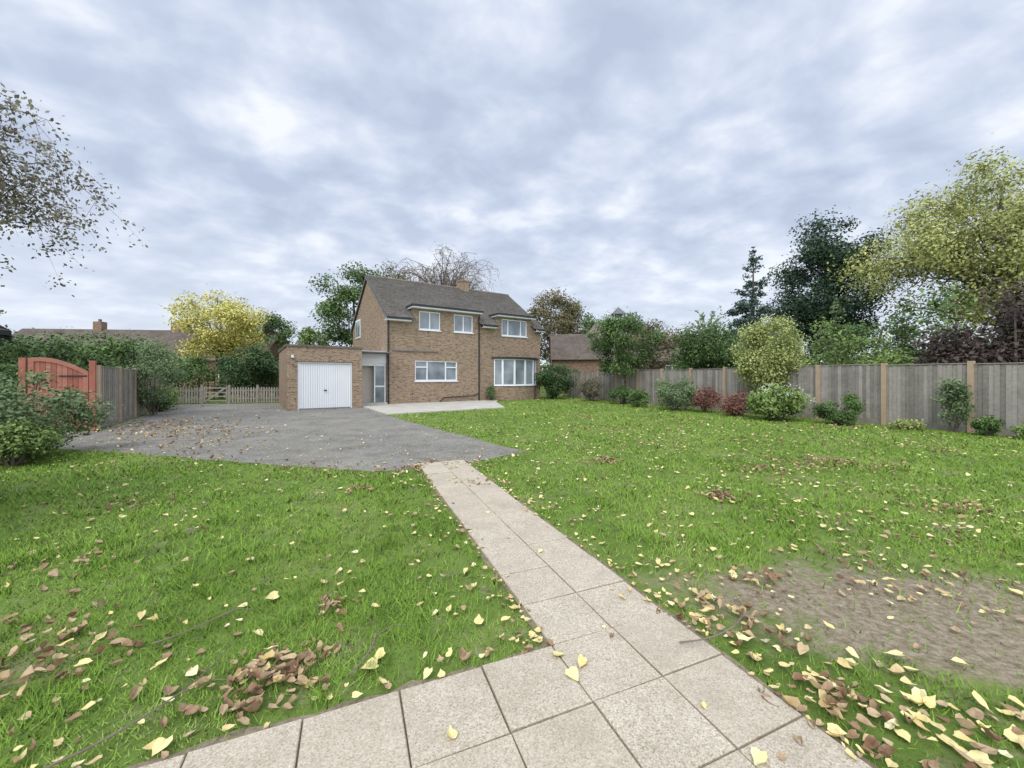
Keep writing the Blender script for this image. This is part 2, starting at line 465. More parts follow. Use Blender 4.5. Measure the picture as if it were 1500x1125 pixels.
sd = np.hypot((dx*ca+dy*sa)/1.75, (-dx*sa+dy*ca)/.62) + (nz-.5)*1.3
bad |= R.random(len(X)) < np.clip((1.45-sd)/.6, 0, .92)
wr = np.exp(-((X-1.965+.407*Y)-.35)**2/.25)*(Y < 5)
bad |= R.random(len(X)) < wr*np.clip((.6-nz)*4, 0, .8)
wr = np.exp(-((X-1.092+.407*Y)+.2)**2/.06)*(Y < 5)
bad |= R.random(len(X)) < wr*np.clip((.52-nz)*4, 0, .7)
bad |= (vnoise(X, Y, .45, 5)*.5 + vnoise(X, Y, .1, 6)*.5 < .37) & (R.random(len(X)) < .7)
bad |= (X > FX(Y) - .3) | (Y < .6)
X = X[~bad]; Y = Y[~bad]; n = len(X)
sc = np.maximum(1, Y/2.2)
tuft = (vnoise(X, Y, .14, 9) > .72) & (vnoise(X, Y, .9, 10) > .5)
hgt = (.015 + .024*vnoise(X, Y, .5, 8) + .035*tuft) * R.uniform(.6, 1.3, n) * np.minimum(sc, 1.4)
wid = .0028 * sc * R.uniform(.6, 1.4, n)
th = R.uniform(0, 2*math.pi, n); ln = hgt * np.abs(R.normal(0, .9, n)); td = R.uniform(0, 2*math.pi, n)
V = np.empty((n, 3, 3), np.float32)
V[:, 0] = np.stack([X - np.cos(th)*wid, Y - np.sin(th)*wid, np.zeros(n)], 1)
V[:, 1] = np.stack([X + np.cos(th)*wid, Y + np.sin(th)*wid, np.zeros(n)], 1)
V[:, 2] = np.stack([X + np.cos(td)*ln, Y + np.sin(td)*ln, hgt], 1)
tone = np.clip(R.normal(.34, .2, n) + .8*(vnoise(X, Y, 1.3, 12)-.5) + .6*(vnoise(X, Y, .3, 13)-.5) + .5*(R.random(n) < .08) - .2*tuft, 0, 1)
mesh_obj('lawn_grass', V.reshape(-1, 3), [(np.arange(n*3).reshape(n, 3), 0, tone)], [M['blade']])

# ------------------------------------------------------------------ fallen leaves
def leaf_mesh(name, x, y, z, size, tone, curl, tilt):
    n = len(x)
    base_ = np.array([(0, -.45, 0), (0, -.12, -.05), (0, .22, -.04), (0, .64, .03),
                      (-.28, -.5, .03), (-.48, -.22, .06), (-.40, .10, .05), (-.19, .38, .03),
                      (.28, -.5, .03), (.48, -.22, .06), (.40, .10, .05), (.19, .38, .03)])
    P = np.repeat(base_[None], n, 0) * (1 + R.normal(0, .06, (n, 12, 3)))
    asp = R.uniform(.75, 1.1, n)
    P[:, :, 0] *= asp[:, None]
    rr = (P[:, :, 0]**2*1.3 + P[:, :, 1]**2*.7)
    P[:, :, 2] += rr * curl[:, None] + R.normal(0, .025, (n, 12)) + .35*curl[:, None]*P[:, :, 0]*P[:, :, 1]*R.normal(0, 1, n)[:, None]
    P[:, :, 0] *= (1 - .35*np.clip(curl, 0, 1))[:, None]
    P *= size[:, None, None]
    a = R.uniform(0, 2*math.pi, n); tx = R.normal(0, 1, n)*tilt; ty = R.normal(0, 1, n)*tilt
    ca, sa, cx, sx_, cy, sy = np.cos(a), np.sin(a), np.cos(tx), np.sin(tx), np.cos(ty), np.sin(ty)
    X_, Y_, Z_ = P[:, :, 0], P[:, :, 1], P[:, :, 2]
    Y2 = Y_*cx[:, None] - Z_*sx_[:, None]; Z2 = Y_*sx_[:, None] + Z_*cx[:, None]
    X2 = X_*cy[:, None] + Z2*sy[:, None]; Z3 = -X_*sy[:, None] + Z2*cy[:, None]
    X3 = X2*ca[:, None] - Y2*sa[:, None]; Y3 = X2*sa[:, None] + Y2*ca[:, None]
    Z3 = Z3 - np.minimum(Z3.min(1, keepdims=True), 0) 
    V = np.stack([X3 + x[:, None], Y3 + y[:, None], Z3 + z[:, None]], 2).reshape(-1, 3)
    T = [(0, 5, 4), (0, 1, 5), (1, 6, 5), (1, 2, 6), (2, 7, 6), (2, 3, 7)]
    T = np.array(T + [(a_, c_ + 4 if c_ > 3 else c_, b_ + 4 if b_ > 3 else b_) for a_, b_, c_ in T])
    F = (np.arange(n)[:, None, None]*12 + T[None]).reshape(-1, 3)
    return mesh_obj(name, V, [(F, 0, np.repeat(tone, 12))], [M['dead']])

lx, ly, lt, lz, ls, lc = [], [], [], [], [], []
def addl(x, y, tone, z, s, c):
    lx.append(x); ly.append(y); lt.append(tone); lz.append(z); ls.append(s); lc.append(c)
n = 9500
Ys = np.concatenate([R.uniform(1.2, 12, n//2), R.uniform(1.5, 26, n - n//2)]); Xs = R.uniform(-1, 1, n)*(1.45*Ys + 1)
dens = np.where(Xs > .5 - .4*Ys, .75, .36) * (0.4 + .85*(vnoise(Xs, Ys, .7, 21) > .5))
dens = np.where(inpoly(Xs, Ys, drive), .12 + .3*(Xs < -6.5), dens)
dens = np.where(inpoly(Xs, Ys, path_main), .04, dens); dens = np.where(inpoly(Xs, Ys, path_low), .04, dens)
dens = np.where(inpoly(Xs, Ys, patio), .05, dens)
ok = (R.random(n) < dens) & (Xs < FX(Ys) - .1) & ~inpoly(Xs, Ys, hou)
Xs, Ys = Xs[ok], Ys[ok]; n = len(Xs)
hard = inpoly(Xs, Ys, drive) | inpoly(Xs, Ys, path_main) | inpoly(Xs, Ys, path_low)
def sz(n, a=.026, b=.062): return a + (b-a)*R.random(n)**1.4
addl(Xs, Ys, np.where(R.random(n) < .55, R.uniform(.5, .98, n), R.uniform(.1, .5, n)), np.where(hard, .024, R.uniform(.014, .034, n)),
     sz(n), R.uniform(-.2, .9, n))
piles = [(-1.22, 1.9, .13, 80), (-1.1, 2.0, .12, 25), (1.47, 1.72, .13, 50), (1.75, 1.6, .2, 25), (1.3, 2.42, .14, 35), (1.5, 2.2, .12, 12), (5.45, 6.68, .35, 150), (6.1, 6.5, .4, 50), (4.6, 6.9, .4, 30), (1.62, 6.84, .2, 60),
         (2.61, 4.8, .14, 80), (4.0, 6.2, .25, 55), (-2.0, 5.09, .13, 40), (4.9, 4.3, .22, 50), (1.8, 2.8, .1, 30), (-1.15, 2.5, .08, 14), (-3.5, 3.1, .2, 30),
         (-4.5, 4.55, .25, 30), (-10.9, 12.2, 1.0, 240), (-8.0, 9.6, .9, 170), (-9.5, 10.6, .8, 130), (-6.4, 8.2, .7, 60), (-2.4, 1.78, .35, 110), (-2.6, 2.2, .3, 40), (-3.1, 6.3, .4, 60), (-.9, 6.7, .4, 60), (-5.5, 6.9, .6, 50), (-2.1, 6.05, .3, 50), (-1.6, 6.3, .15, 30),
         (3.2, 8.5, .7, 60), (2.8, 11, .8, 60), (6, 9, .7, 60), (-.6, 5.5, .2, 20), (2.6, 2.9, .3, 20), (3.4, 3.6, .4, 35), (9.5, 11.5, .5, 60), (5.5, 13, .8, 50), (2.2, 14.5, .8, 50), (8.5, 8.2, .6, 50)]
for px_, py_, s_, k_ in piles:
    x = px_ + R.normal(0, s_, k_); y = py_ + R.normal(0, s_*.8, k_)
    d = np.hypot(x-px_, y-py_)/s_
    addl(x, y, R.beta(1.5, 3.2, k_)*.85, .012 + np.clip(1.3-d, 0, 1)*R.uniform(0, .07, k_), sz(k_, .035, .075), R.uniform(.4, 2.0, k_))
for side, n in ((-.04, 120), (W2+.06, 170)):
    t = R.uniform(-1.2 if side > 0 else 0, 12*S, n); a = side + R.normal(0, .04 if side < 0 else .07, n)
    q = O[None] + a[:, None]*e1 + t[:, None]*e2
    addl(q[:, 0], q[:, 1], R.beta(1.8, 2.2, n), R.uniform(.01, .03, n), sz(n, .022, .05), R.uniform(0, 1.2, n))
t = R.uniform(-3.2, -.1, 45); q = O[None] + t[:, None]*e1 + R.normal(.06, .04, 45)[:, None]*e2
addl(q[:, 0], q[:, 1], R.uniform(.1, .95, 45), R.uniform(.015, .03, 45), sz(45, .03, .065), R.uniform(0, 1, 45))
n = 90; x = R.normal(1.95, .5, n); y = 3.6 - x + R.normal(0, .25, n)
k_ = (y > 1.2) & (x + .407*y > 1.99); x, y = x[k_], y[k_]; n = len(x)
addl(x, y, R.uniform(.2, .98, n), R.uniform(.012, .03, n), sz(n, .035, .08), R.uniform(0, 1, n))
q = np.array([(.36, 2.0), (.30, 1.92), (.24, 2.06), (-.72, 1.98), (-.7, 2.05), (-1.3, 2.1), (-.42, 1.93), (.95, 1.5), (-2.2, 2.0), (1.5, 1.9), (1.65, 1.75), (2.1, 1.75), (2.0, 1.95), (1.35, 1.62), (2.3, 2.0), (-1.4, 1.55), (1.8, 1.5), (-.2, 2.35), (-1.6, 2.6), (-.25, 1.6)])
addl(q[:, 0], q[:, 1], R.uniform(.66, .86, len(q)), np.full(len(q), .025), R.uniform(.055, .078, len(q)), R.uniform(0, .6, len(q)))
cat = np.concatenate
lx, ly, lt, lz, ls, lc = map(cat, (lx, ly, lt, lz, ls, lc))
far = np.maximum(1, ly/7)**.5
leaf_mesh('fallen_leaves', lx, ly, lz, ls*far, lt, lc, .25)
for k, (x, y, a, l) in enumerate([(-1.5, 1.75, .9, .8), (-.75, 2.15, 1.4, .5), (-1.75, 2.3, .7, .55), (1.3, 2.25, .3, .8), (4.9, 6.5, 1.2, 1.0)]):
    b = MB(); pts = []
    for t in np.linspace(0, 1, 9):
        pts.append((x + math.cos(a + .8*t)*l*(t-.5), y + math.sin(a+.8*t)*l*(t-.5), .045 + .03*math.sin(3*t)))
    b.tube(pts, np.linspace(.005, .0015, 9), k=5)
    p4 = np.array(pts[4]); b.tube([p4, p4+[.08, .06, .02], p4+[.17, .07, .01]], [.003, .002, .001], k=4)
    b.build('fallen_twig', [M['twig']])

# ------------------------------------------------------------------ house
house = empty('brick_house', (HC[0], HC[1], 0), ang)
def part(b, name, mats): return b.build(name, [M[k] for k in mats], parent=house)
def wall(b, x0, x1, z0, z1, op, y0=0, y1=.25, mi=0):
    xs = sorted({x0, x1, *[o[0] for o in op], *[o[1] for o in op]}); zs = sorted({z0, z1, *[o[2] for o in op], *[o[3] for o in op]})
    xs = [x for x in xs if x0 <= x <= x1]; zs = [z for z in zs if z0 <= z <= z1]
    for i in range(len(xs)-1):
        for j in range(len(zs)-1):
            cx, cz = (xs[i]+xs[i+1])/2, (zs[j]+zs[j+1])/2
            if any(o[0] < cx < o[1] and o[2] < cz < o[3] for o in op): continue
            b.box((xs[i], y0, zs[j]), (xs[i+1], y1, zs[j+1]), mi)
LH, DH = 10.4, 8.34; EZ, RZ, RY = 4.94, 7.77, 4.17; sl = (RZ-EZ)/RY
w1 = (1.79, 3.07, 4.17, 5.22); w2 = (3.93, 5.2, 4.17, 5.22); w3 = (7.28, 9.28, 4.15, 5.22); w4 = (1.55, 4.15, 1.27, 2.42); bowo = (6.75, 10.0, .92, 2.6)
b = MB()
wall(b, 0, LH, 0, EZ-.02, [w1, w2, w3, w4, bowo])
wall(b, 1.44, 5.53, EZ-.02, 5.32, [w1, w2]); wall(b, 6.92, 9.6, EZ-.02, 5.32, [w3])
for x in (1.44, 5.28, 6.92, 9.35): b.box((x, .251, EZ-.02), (x+.25, .85, 5.32))
for x0, x1 in ((0, .25), (LH-.25, LH)):
    b.box((x0, .251, 0), (x1, DH-.251, EZ-.02))
    b.add([(x0, .0, EZ-.02), (x0, DH, EZ-.02), (x0, RY, RZ-.05), (x1, .0, EZ-.02), (x1, DH, EZ-.02), (x1, RY, RZ-.05)], [(0, 2, 1), (3, 4, 5), (0, 3, 5, 2), (1, 2, 5, 4), (0, 1, 4, 3)])
b.box((0, DH-.25, 0), (LH, DH, EZ-.02))
bp = [(6.7, 0), (7.15, -.32), (7.95, -.5), (8.8, -.5), (9.6, -.32), (10.05, 0)]
for i in range(5):
    (xa, ya), (xb, yb) = bp[i], bp[i+1]
    b.add([(xa, ya, 0), (xb, yb, 0), (xb, yb, .92), (xa, ya, .92), (xa, .2, 0), (xb, .2, 0), (xb, .2, .92), (xa, .2, .92)], [(0, 1, 2, 3), (3, 2, 6, 7)])
part(b, 'brick_walls', ['brick'])

def slope(b, x0, x1, ya, za, yb, zb, mi=0):
    ln_ = math.hypot(yb-ya, zb-za); n = max(2, int(ln_/.13)); sy = 1 if yb > ya else -1
    nx, nz_ = -sy*(zb-za)/ln_, abs(yb-ya)/ln_
    for i in range(n):
        t0, t1 = i/n, (i+1)/n
        A = (ya+(yb-ya)*t0, za+(zb-za)*t0); B = (ya+(yb-ya)*t1, za+(zb-za)*t1)
        a1 = (A[0]+nx*.045, A[1]+nz_*.045); b1 = (B[0]+nx*.012, B[1]+nz_*.012)
        j = R.normal(0, .003)
        b.add([(x0, A[0], A[1]), (x1, A[0], A[1]), (x1, a1[0], a1[1]+j), (x0, a1[0], a1[1]-j), (x1, b1[0], b1[1]), (x0, b1[0], b1[1]), (x1, B[0], B[1]), (x0, B[0], B[1])],
              [(0, 1, 2, 3), (3, 2, 4, 5), (0, 3, 5, 7), (1, 6, 4, 2)], mi, R.random())
    b.add([(x0, ya, za), (x1, ya, za), (x1, yb, zb), (x0, yb, zb)], [(0, 1, 2, 3)], mi)
b = MB()
yo = -.38
def zr(y): return EZ + y*sl
for x0, x1, y0 in ((-.12, 1.44, yo), (1.44, 5.53, .72), (5.53, 6.92, yo), (6.92, 9.6, .72), (9.6, LH+.12, yo)):
    slope(b, x0, x1, y0, zr(y0)+.02, RY, RZ+.02)
slope(b, -.12, LH+.12, DH+.38, zr(yo)+.02, RY, RZ+.02)
b.tube([(-.12, RY, RZ+.03), (LH+.12, RY, RZ+.03)], .1, k=8)
part(b, 'tiled_roof', ['tile'])
b = MB()
for x0, x1 in ((1.25, 5.72), (6.74, 9.8)):
    b.box((x0, -.42, 5.40), (x1, 1.0, 5.50), 0)
    b.box((x0+.05, -.36, 5.32), (x1-.05, .9, 5.398), 1)
n = len(bp); q = [(x + (x-8.4)*.04, y-.12) for x, y in bp]
q[0] = (6.5, .0); q[-1] = (10.25, .0)
b.add([(x, y, 2.64) for x, y in q] + [(x, y, 2.76) for x, y in q], [tuple(range(n-1, -1, -1)), tuple(range(n, 2*n))] + [(i, (i+1) % n, n+(i+1) % n, n+i) for i in range(n)], 0)
part(b, 'flat_dormer_roofs', ['black', 'white'])
b = MB()
for x0, x1 in ((-.14, 1.22), (5.75, 6.72), (9.82, LH+.14)):
    b.box((x0, -.37, zr(yo)-.16), (x1, -.34, zr(yo)+.01), 0); b.box((x0, -.339, zr(yo)-.16), (x1, -.003, zr(yo)-.13), 0)
    b.tube([(x0, -.43, zr(yo)-.03), (x1, -.43, zr(yo)-.03)], .055, 1)
for x, zt in ((.06, 4.6), (5.6, 5.3)):
    b.tube([(x, -.06, zt), (x, -.06, .15), (x, -.06, .02)], .04, 1)
b.tube([(x, -.08, .5), (x-.4, -.08, .35), (x-2.3, -.08, .3), (x-2.6, -.08, .05)], .035, 1)
b.box((.3, -.06, 2.9), (2.95, -.003, 2.96), 2)
for s in (0, 1):
    ya = RY; yb = yo if s == 0 else DH - yo
    b.add([(-.125, ya, RZ+.0), (-.125, yb, zr(yo)), (-.125, yb, zr(yo)-.14), (-.125, ya, RZ-.15), (-.10, ya, RZ), (-.10, yb, zr(yo)), (-.10, yb, zr(yo)-.14), (-.10, ya, RZ-.15)],
          [(0, 1, 2, 3), (4, 5, 6, 7), (2, 3, 7, 6)], 2)
part(b, 'fascias_and_gutters', ['white', 'black', 'lead'])

def window(b, x0, x1, z0, z1, cols, y=.07, tr=None, top=False, mat=None):
    f = .065
    b.box((x0, y+.03, z0), (x1, y+.05, z1), 1, mat=mat)
    b.box((x0, y-.03, z0), (x1, y+.029, z0+f), 0, mat=mat); b.box((x0, y-.03, z1-f), (x1, y+.029, z1), 0, mat=mat)
    xs = [x0 + (x1-x0)*c for c in cols]
    for i, x in enumerate(xs):
        h = f/2 if 0 < i < len(xs)-1 else f
        a = x if i == 0 else (x-f if i == len(xs)-1 else x-h)
        b.box((a, y-.028, z0+f), (a + (f if i in (0, len(xs)-1) else 2*h), y+.028, z1-f), 0, mat=mat)
    if top:
        for t in top:
            i, zt = t
            b.box((xs[i]+.04, y-.04, zt), (xs[i+1]-.04, y+.027, zt+.06), 0, mat=mat)
b = MB()
window(b, *w1[:2], *w1[2:], [0, .5, 1]); window(b, *w2[:2], *w2[2:], [0, .5, 1])
window(b, *w3[:2], *w3[2:], [0, .25, .75, 1]); window(b, *w4[:2], *w4[2:], [0, .28, .72, 1], top=[(0, 2.02), (2, 2.02)])
for w in (w1, w2, w3, w4): b.box((w[0]-.04, -.06, w[2]-.06), (w[1]+.04, .06, w[2]-.002), 0)
for i in range(5):
    (xa, ya), (xb, yb) = bp[i], bp[i+1]; l = math.hypot(xb-xa, yb-ya)
    mt = Matrix.Translation((xa, ya, 0)) @ Matrix.Rotation(math.atan2(yb-ya, xb-xa), 4, 'Z')
    window(b, 0, l, .95, 2.64, [0, 1], y=.03, mat=mt)
    b.box((0, -.06, .92), (l, .06, .949), 0, mat=mt)
b.box((-.045, 6.0, 4.1), (-.003, 7.35, 5.35), 0); b.box((-.055, 6.1, 4.2), (-.046, 6.64, 5.25), 1); b.box((-.055, 6.72, 4.2), (-.046, 7.25, 5.25), 1)
part(b, 'windows', ['white', 'glass'])

b = MB()
b.box((6.3, RY-.3, 7.3), (6.95, RY+.3, 8.3)); b.box((6.26, RY-.34, 8.301), (6.99, RY+.34, 8.4))
b.tube([(6.62, RY, 8.4), (6.62, RY, 8.62)], .12, 1, k=8)
part(b, 'chimney', ['brick', 'tile_red'])

g0, g1, gy0, gy1, gz = -4.73, -1.55, -1.18, 4.6, 2.72
gd = (g0+.42, g0+2.72, 0, 2.17)
b = MB()
wall(b, g0, g1, 0, gz, [gd], gy0, gy0+.22)
for x in (g0, g1-.22): b.box((x, gy0+.221, 0), (x+.22, gy1-.221, gz))
b.box((g0, gy1-.22, 0), (g1, gy1, gz))
b.box((g0, gy0, gz), (g1, gy0+.22, gz+.14)); b.box((g0, gy0+.221, gz), (g0+.22, gy1, gz+.14))
part(b, 'garage_walls', ['brick'])
b = MB()
b.box((g0+.221, gy0+.221, gz+.0), (-.003, gy1, gz+.06), 1)
b.box((g0-.05, gy0-.05, gz+.141), (g1+.05, gy0+.27, gz+.23), 0); b.box((g0-.05, gy0+.271, gz+.141), (g0+.27, gy1+.05, gz+.23), 0)
b.box((g0+.35, gy0-.02, 2.172), (g1-.4, gy0-.003, 2.2), 0)
part(b, 'garage_flat_roof', ['coping', 'lead'])
b = MB()
b.box((gd[0], gy0+.11, 0.01), (gd[1], gy0+.13, gd[3]), 2)
for x in np.arange(gd[0]+.052, gd[1]-.1, .0955):
    b.box((x, gy0+.075, .06), (x+.084, gy0+.105, gd[3]-.08), 0)
b.box((gd[0]-.001, gy0+.04, 0), (gd[0]+.05, gy0+.13, gd[3]), 0); b.box((gd[1]-.05, gy0+.04, 0), (gd[1]+.001, gy0+.13, gd[3]), 0)
b.box((gd[0]+.051, gy0+.04, gd[3]-.06), (gd[1]-.051, gy0+.13, gd[3]-.001), 0)
b.box((gd[0]+1.08, gy0+.03, .85), (gd[0]+1.2, gy0+.074, .9), 1)
b.box((g0+.16, gy0-.12, 2.35), (g0+.26, gy0-.003, 2.47), 0)
part(b, 'garage_door', ['door', 'black', 'groove'])
b = MB()
b.box((g1+.003, .12, 2.22), (-.003, .25, 2.74), 0); b.box((g1-.05, .02, 2.741), (-.004, 1.2, 2.86), 0)
b.box((g1+.003, .2, .05), (g1+.2, .26, 2.22), 0); b.box((-.62, .2, .05), (-.56, .26, 2.22), 0); b.box((-.08, .2, .05), (-.003, .26, 2.22), 0)
b.box((g1+.2, .2, 2.08), (-.08, .26, 2.219), 0)
b.box((-.56, .22, .05), (-.08, .25, 2.08), 1, mat=None)
b.box((-.56, .19, .95), (-.08, .219, 1.03), 0)
b.box((g1+.003, .6, .0), (-.003, .65, 2.7), 2); b.box((g1+.003, .27, .0), (-.003, .6, .06), 2)
mt = Matrix.Translation((g1+.22, .28, 0)) @ Matrix.Rotation(math.radians(60), 4, 'Z')
b.box((0, 0, .08), (.3, .04, 2.05), 0, mat=mt)
b.box((g1, -.25, 0), (-.05, .19, .14), 3)
part(b, 'porch', ['white', 'glass', 'inside', 'conc'])

# ------------------------------------------------------------------ fences and gate
def fence(name, p0, p1, h, bay=1.85, bw=.11, post='post', side=-1, ph=.08):
    p0 = np.array(p0); p1 = np.array(p1); Lh = np.linalg.norm(p1-p0); a = math.atan2(*(p1-p0)[::-1])
    b = MB(); x = 0; nb = round(Lh/bay); bay = Lh/nb
    for k in range(nb+1):
        b.box((k*bay-.06, -.06, 0), (k*bay+.06, .06, h+ph), 1, R.random())
        if k == nb: break
        xs = np.arange(k*bay+.062, (k+1)*bay-.07, bw-.012); dz = R.normal(0, .02)
        for i, q in enumerate(xs):
            e = min(q+bw-.014, (k+1)*bay-.061)
            y = side*(.0 + .014*(i % 2))
            b.box((q, y-.006, .16), (e, y+.006, h+dz+R.normal(0, .006)), 0, R.random())
        b.box((k*bay+.061, -.018, 0), ((k+1)*bay-.061, .018, .15), 0, .3)
        b.box((k*bay+.061, -.03, h+dz+.02), ((k+1)*bay-.061, .04, h+dz+.045), 0, .6)
        for z in (.35, 1.5): b.box((k*bay+.061, -side*.01-.03*(side > 0), z), ((k+1)*bay-.061, -side*.01+.03*(side < 0), z+.07), 0, .3)
    return b.build(name, [M['fence'], M[post]], loc=(p0[0], p0[1], 0), rz=a)
Yp = lambda k: 10.53 + (k)*1.68
p0 = (FX(Yp(-4)), Yp(-4)); p1 = (FX(Yp(11)), Yp(11))
fence('boarded_fence', p0, p1, 1.85, bay=math.hypot(1.68, 1.68*.4447), side=1)
fence('boarded_fence', (-11.65, 10.95), (-17.3, 19.4), 1.75, side=-1)
pa = np.array([-18.9, 20.9]); pb = np.array([-13.2, 22.3]); Lp = np.linalg.norm(pb-pa); an = math.atan2(*(pb-pa)[::-1])
b = MB()
M['picket'] = mk('weathered_picket', [(.22, .19, .16), (.4, .36, .3)], .9, 5)
for x in np.arange(0, Lp, .13):
    if 2.0 < x < 3.2: continue
    h = .92 + R.normal(0, .01)
    b.box((x, -.02, .06), (x+.075, 0, h-.05), 0, R.random()); b.add([(x, -.02, h-.05), (x+.075, -.02, h-.05), (x+.037, -.02, h+.02), (x, 0, h-.05), (x+.075, 0, h-.05), (x+.037, 0, h+.02)], [(0, 1, 2), (3, 5, 4), (0, 2, 5, 3), (1, 4, 5, 2)], 0, .5)
for xa, xb in ((0, 1.95), (3.25, Lp)):
    for z in (.25, .7): b.box((xa, .002, z), (xb, .04, z+.08), 0, .4)
for x in (0, 1.9, 3.2, 4.6, Lp-.05): b.box((x, -.05, 0), (x+.1, .05, 1.05), 0, .3)
b.build('picket_fence', [M['picket']], loc=(pa[0], pa[1], 0), rz=an)
b = MB()
for z in (.15, .38, .6, .85): b.box((2.03, -.03, z), (3.17, 0, z+.07), 0, .5)
for x in (2.03, 3.1): b.box((x, -.035, .1), (x+.07, .005, .98), 0, .5)
b.add([(2.1, -.045, .2), (2.18, -.045, .15), (3.1, -.045, .85), (3.04, -.045, .92)], [(0, 1, 2, 3)], 0, .5)
b.build('garden_gate', [M['picket']], loc=(pa[0], pa[1], 0), rz=an)

ga = math.radians(33.9)
gp = np.array([-11.75, 10.8])
b = MB(); wdt = 1.1
def atop(x):
    return 1.64 + .38*math.sin(min(x/wdt, 1)*math.pi*.62)
xs = np.linspace(.0, wdt, 12)
for i in range(11):
    a_, c_ = -xs[i+1]+.004, -xs[i]-.004; za, zb = atop(xs[i+1])-.06, atop(xs[i])-.06
    b.add([(a_, 0, .08), (c_, 0, .08), (c_, 0, zb), (a_, 0, za), (a_, .025, .08), (c_, .025, .08), (c_, .025, zb), (a_, .025, za)],
          [(0, 1, 2, 3), (4, 7, 6, 5), (0, 3, 7, 4), (1, 5, 6, 2)], 0, R.random())
    b.add([(a_-.005, -.035, za-.05), (c_+.005, -.035, zb-.05), (c_+.005, -.035, zb+.06), (a_-.005, -.035, za+.06), (a_-.005, .03, za-.05), (c_+.005, .03, zb-.05), (c_+.005, .03, zb+.06), (a_-.005, .03, za+.06)],
          [(0, 1, 2, 3), (3, 2, 6, 7), (0, 4, 5, 1)], 0, .8)
for z in (.12, .95): b.box((-wdt+.1, -.033, z), (-.1, -.002, z+.12), 0, .8)
for x in (-.1, -wdt): b.box((x, -.034, .08), (x+.1, -.002, atop(-x if x > -1 else wdt)-.08), 0, .7)
b.add([(-.1, -.03, .95), (-.1, -.03, .85), (-wdt+.1, -.03, .24), (-wdt+.1, -.03, .34)], [(0, 1, 2, 3)], 0, .7)
b.box((-.55, -.04, 1.5), (-.02, -.034, 1.54), 1); b.box((-.5, -.04, .3), (-.02, -.034, .34), 1)
b.box((.02, -.06, 0), (.14, .06, 1.95), 0, .3); b.box((-wdt-.15, -.06, 0), (-wdt-.03, .06, 2.0), 0, .3)
b.build('arched_wooden_gate', [M['gatewood'], M['black']], loc=(gp[0], gp[1], 0), rz=ga)

shed = empty('garden_shed', (-5.22, 4.05, 0), 0)
b = MB()
b.box((-2.6, -2.2, 0), (-.45, -.35, 1.95), 0)
b.build('walls', [M['fence']], parent=shed)
b = MB()
for i in range(9):
    t0, t1 = i/9, (i+1)/9
    x0, x1 = -1.5*t0, -1.5*t1; z0, z1 = 1.93+.75*t0, 1.93+.75*t1
    b.add([(x0, -2.5, z0), (x0, 0, z0), (x0, 0, z0+.05), (x0, -2.5, z0+.05), (x1, 0, z1+.015), (x1, -2.5, z1+.015)], [(0, 1, 2, 3), (3, 2, 4, 5)], 0)
    x0, x1 = -3+1.5*t0, -3+1.5*t1
    b.add([(x0, -2.5, z0), (x0, 0, z0), (x0, 0, z0+.05), (x0, -2.5, z0+.05), (x1, 0, z1+.015), (x1, -2.5, z1+.015)], [(0, 1, 2, 3), (3, 2, 4, 5)], 0)
b.add([(0, .01, 1.86), (-1.5, .01, 2.6), (-3, .01, 1.86), (-3, .01, 1.98), (-1.5, .01, 2.74), (0, .01, 1.98)], [(0, 1, 4, 5), (1, 2, 3, 4)], 0)
b.add([(0, -.01, 1.9), (-3, -.01, 1.9), (-1.5, -.01, 2.65)], [(0, 1, 2)], 0)
b.build('roof', [M['black']], parent=shed)

# ------------------------------------------------------------------ neighbouring buildings
def cottage(name, x, y, rz, L_, D_, ez, rzh, wallm, tilem, hip=False, chim=(.3,), wins=4):
    e = empty(name, (x, y, 0), rz)
    b = MB(); b.box((0, 0, 0), (L_, D_, ez)); 
    if not hip:
        for xx in (0.001, L_-.001): b.add([(xx, 0, ez), (xx, D_, ez), (xx, D_/2, rzh-.05)], [(0, 1, 2)])
    b.build('walls', [M[wallm]], parent=e)
    b = MB()
    if hip:
        h = D_/2; o = .4
        b.add([(-o, -o, ez-.1), (L_+o, -o, ez-.1), (L_+o, D_+o, ez-.1), (-o, D_+o, ez-.1), (h*.8, h, rzh), (L_-h*.8, h, rzh)], [(0, 1, 5, 4), (1, 2, 5), (2, 3, 4, 5), (3, 0, 4), (0, 3, 2, 1)])
    else:
        slope(b, -.2, L_+.2, -.4, ez-.1, D_/2, rzh); slope(b, -.2, L_+.2, D_+.4, ez-.1, D_/2, rzh)
    b.build('roof', [M[tilem]], parent=e)
    b = MB()
    for i in range(wins):
        cx = L_*(i+.5)/wins
        window(b, cx-.7, cx+.7, ez-1.6, ez-.5, [0, .5, 1], y=-.06)
    b.build('windows', [M['white'], M['glass']], parent=e)
    b = MB()
    for c in chim:
        b.box((L_*c-.35, D_/2-.3, rzh-.7), (L_*c+.35, D_/2+.3, rzh+.7)); b.tube([(L_*c, D_/2, rzh+.7), (L_*c, D_/2, rzh+.95)], .12, 1, k=8)
    if chim: b.build('chimneys', [M['brick_red'], M['tile_red']], parent=e)
    return e
cottage('neighbouring_bungalow', -44, 32, math.radians(6), 22, 7, 3.0, 5.9, 'brick_red', 'tile_red', chim=(.28, .58))
nh = cottage('neighbouring_house', 6.0, 41, math.radians(-5), 12, 8, 3.2, 7.6, 'brick_red', 'tile_red', hip=True, chim=())
b = MB()
slope(b, 0, 4.5, -3.4, 3.0, 0, 5.6, 0); slope(b, 0, 4.5, 3.4, 3.0, 0, 5.6, 0)
for xx in (.1, 4.4): b.add([(xx, -3.2, 0), (xx, 3.2, 0), (xx, 3.2, 3.1), (xx, 0, 5.5), (xx, -3.2, 3.1)], [(0, 1, 2, 3, 4)], 1)
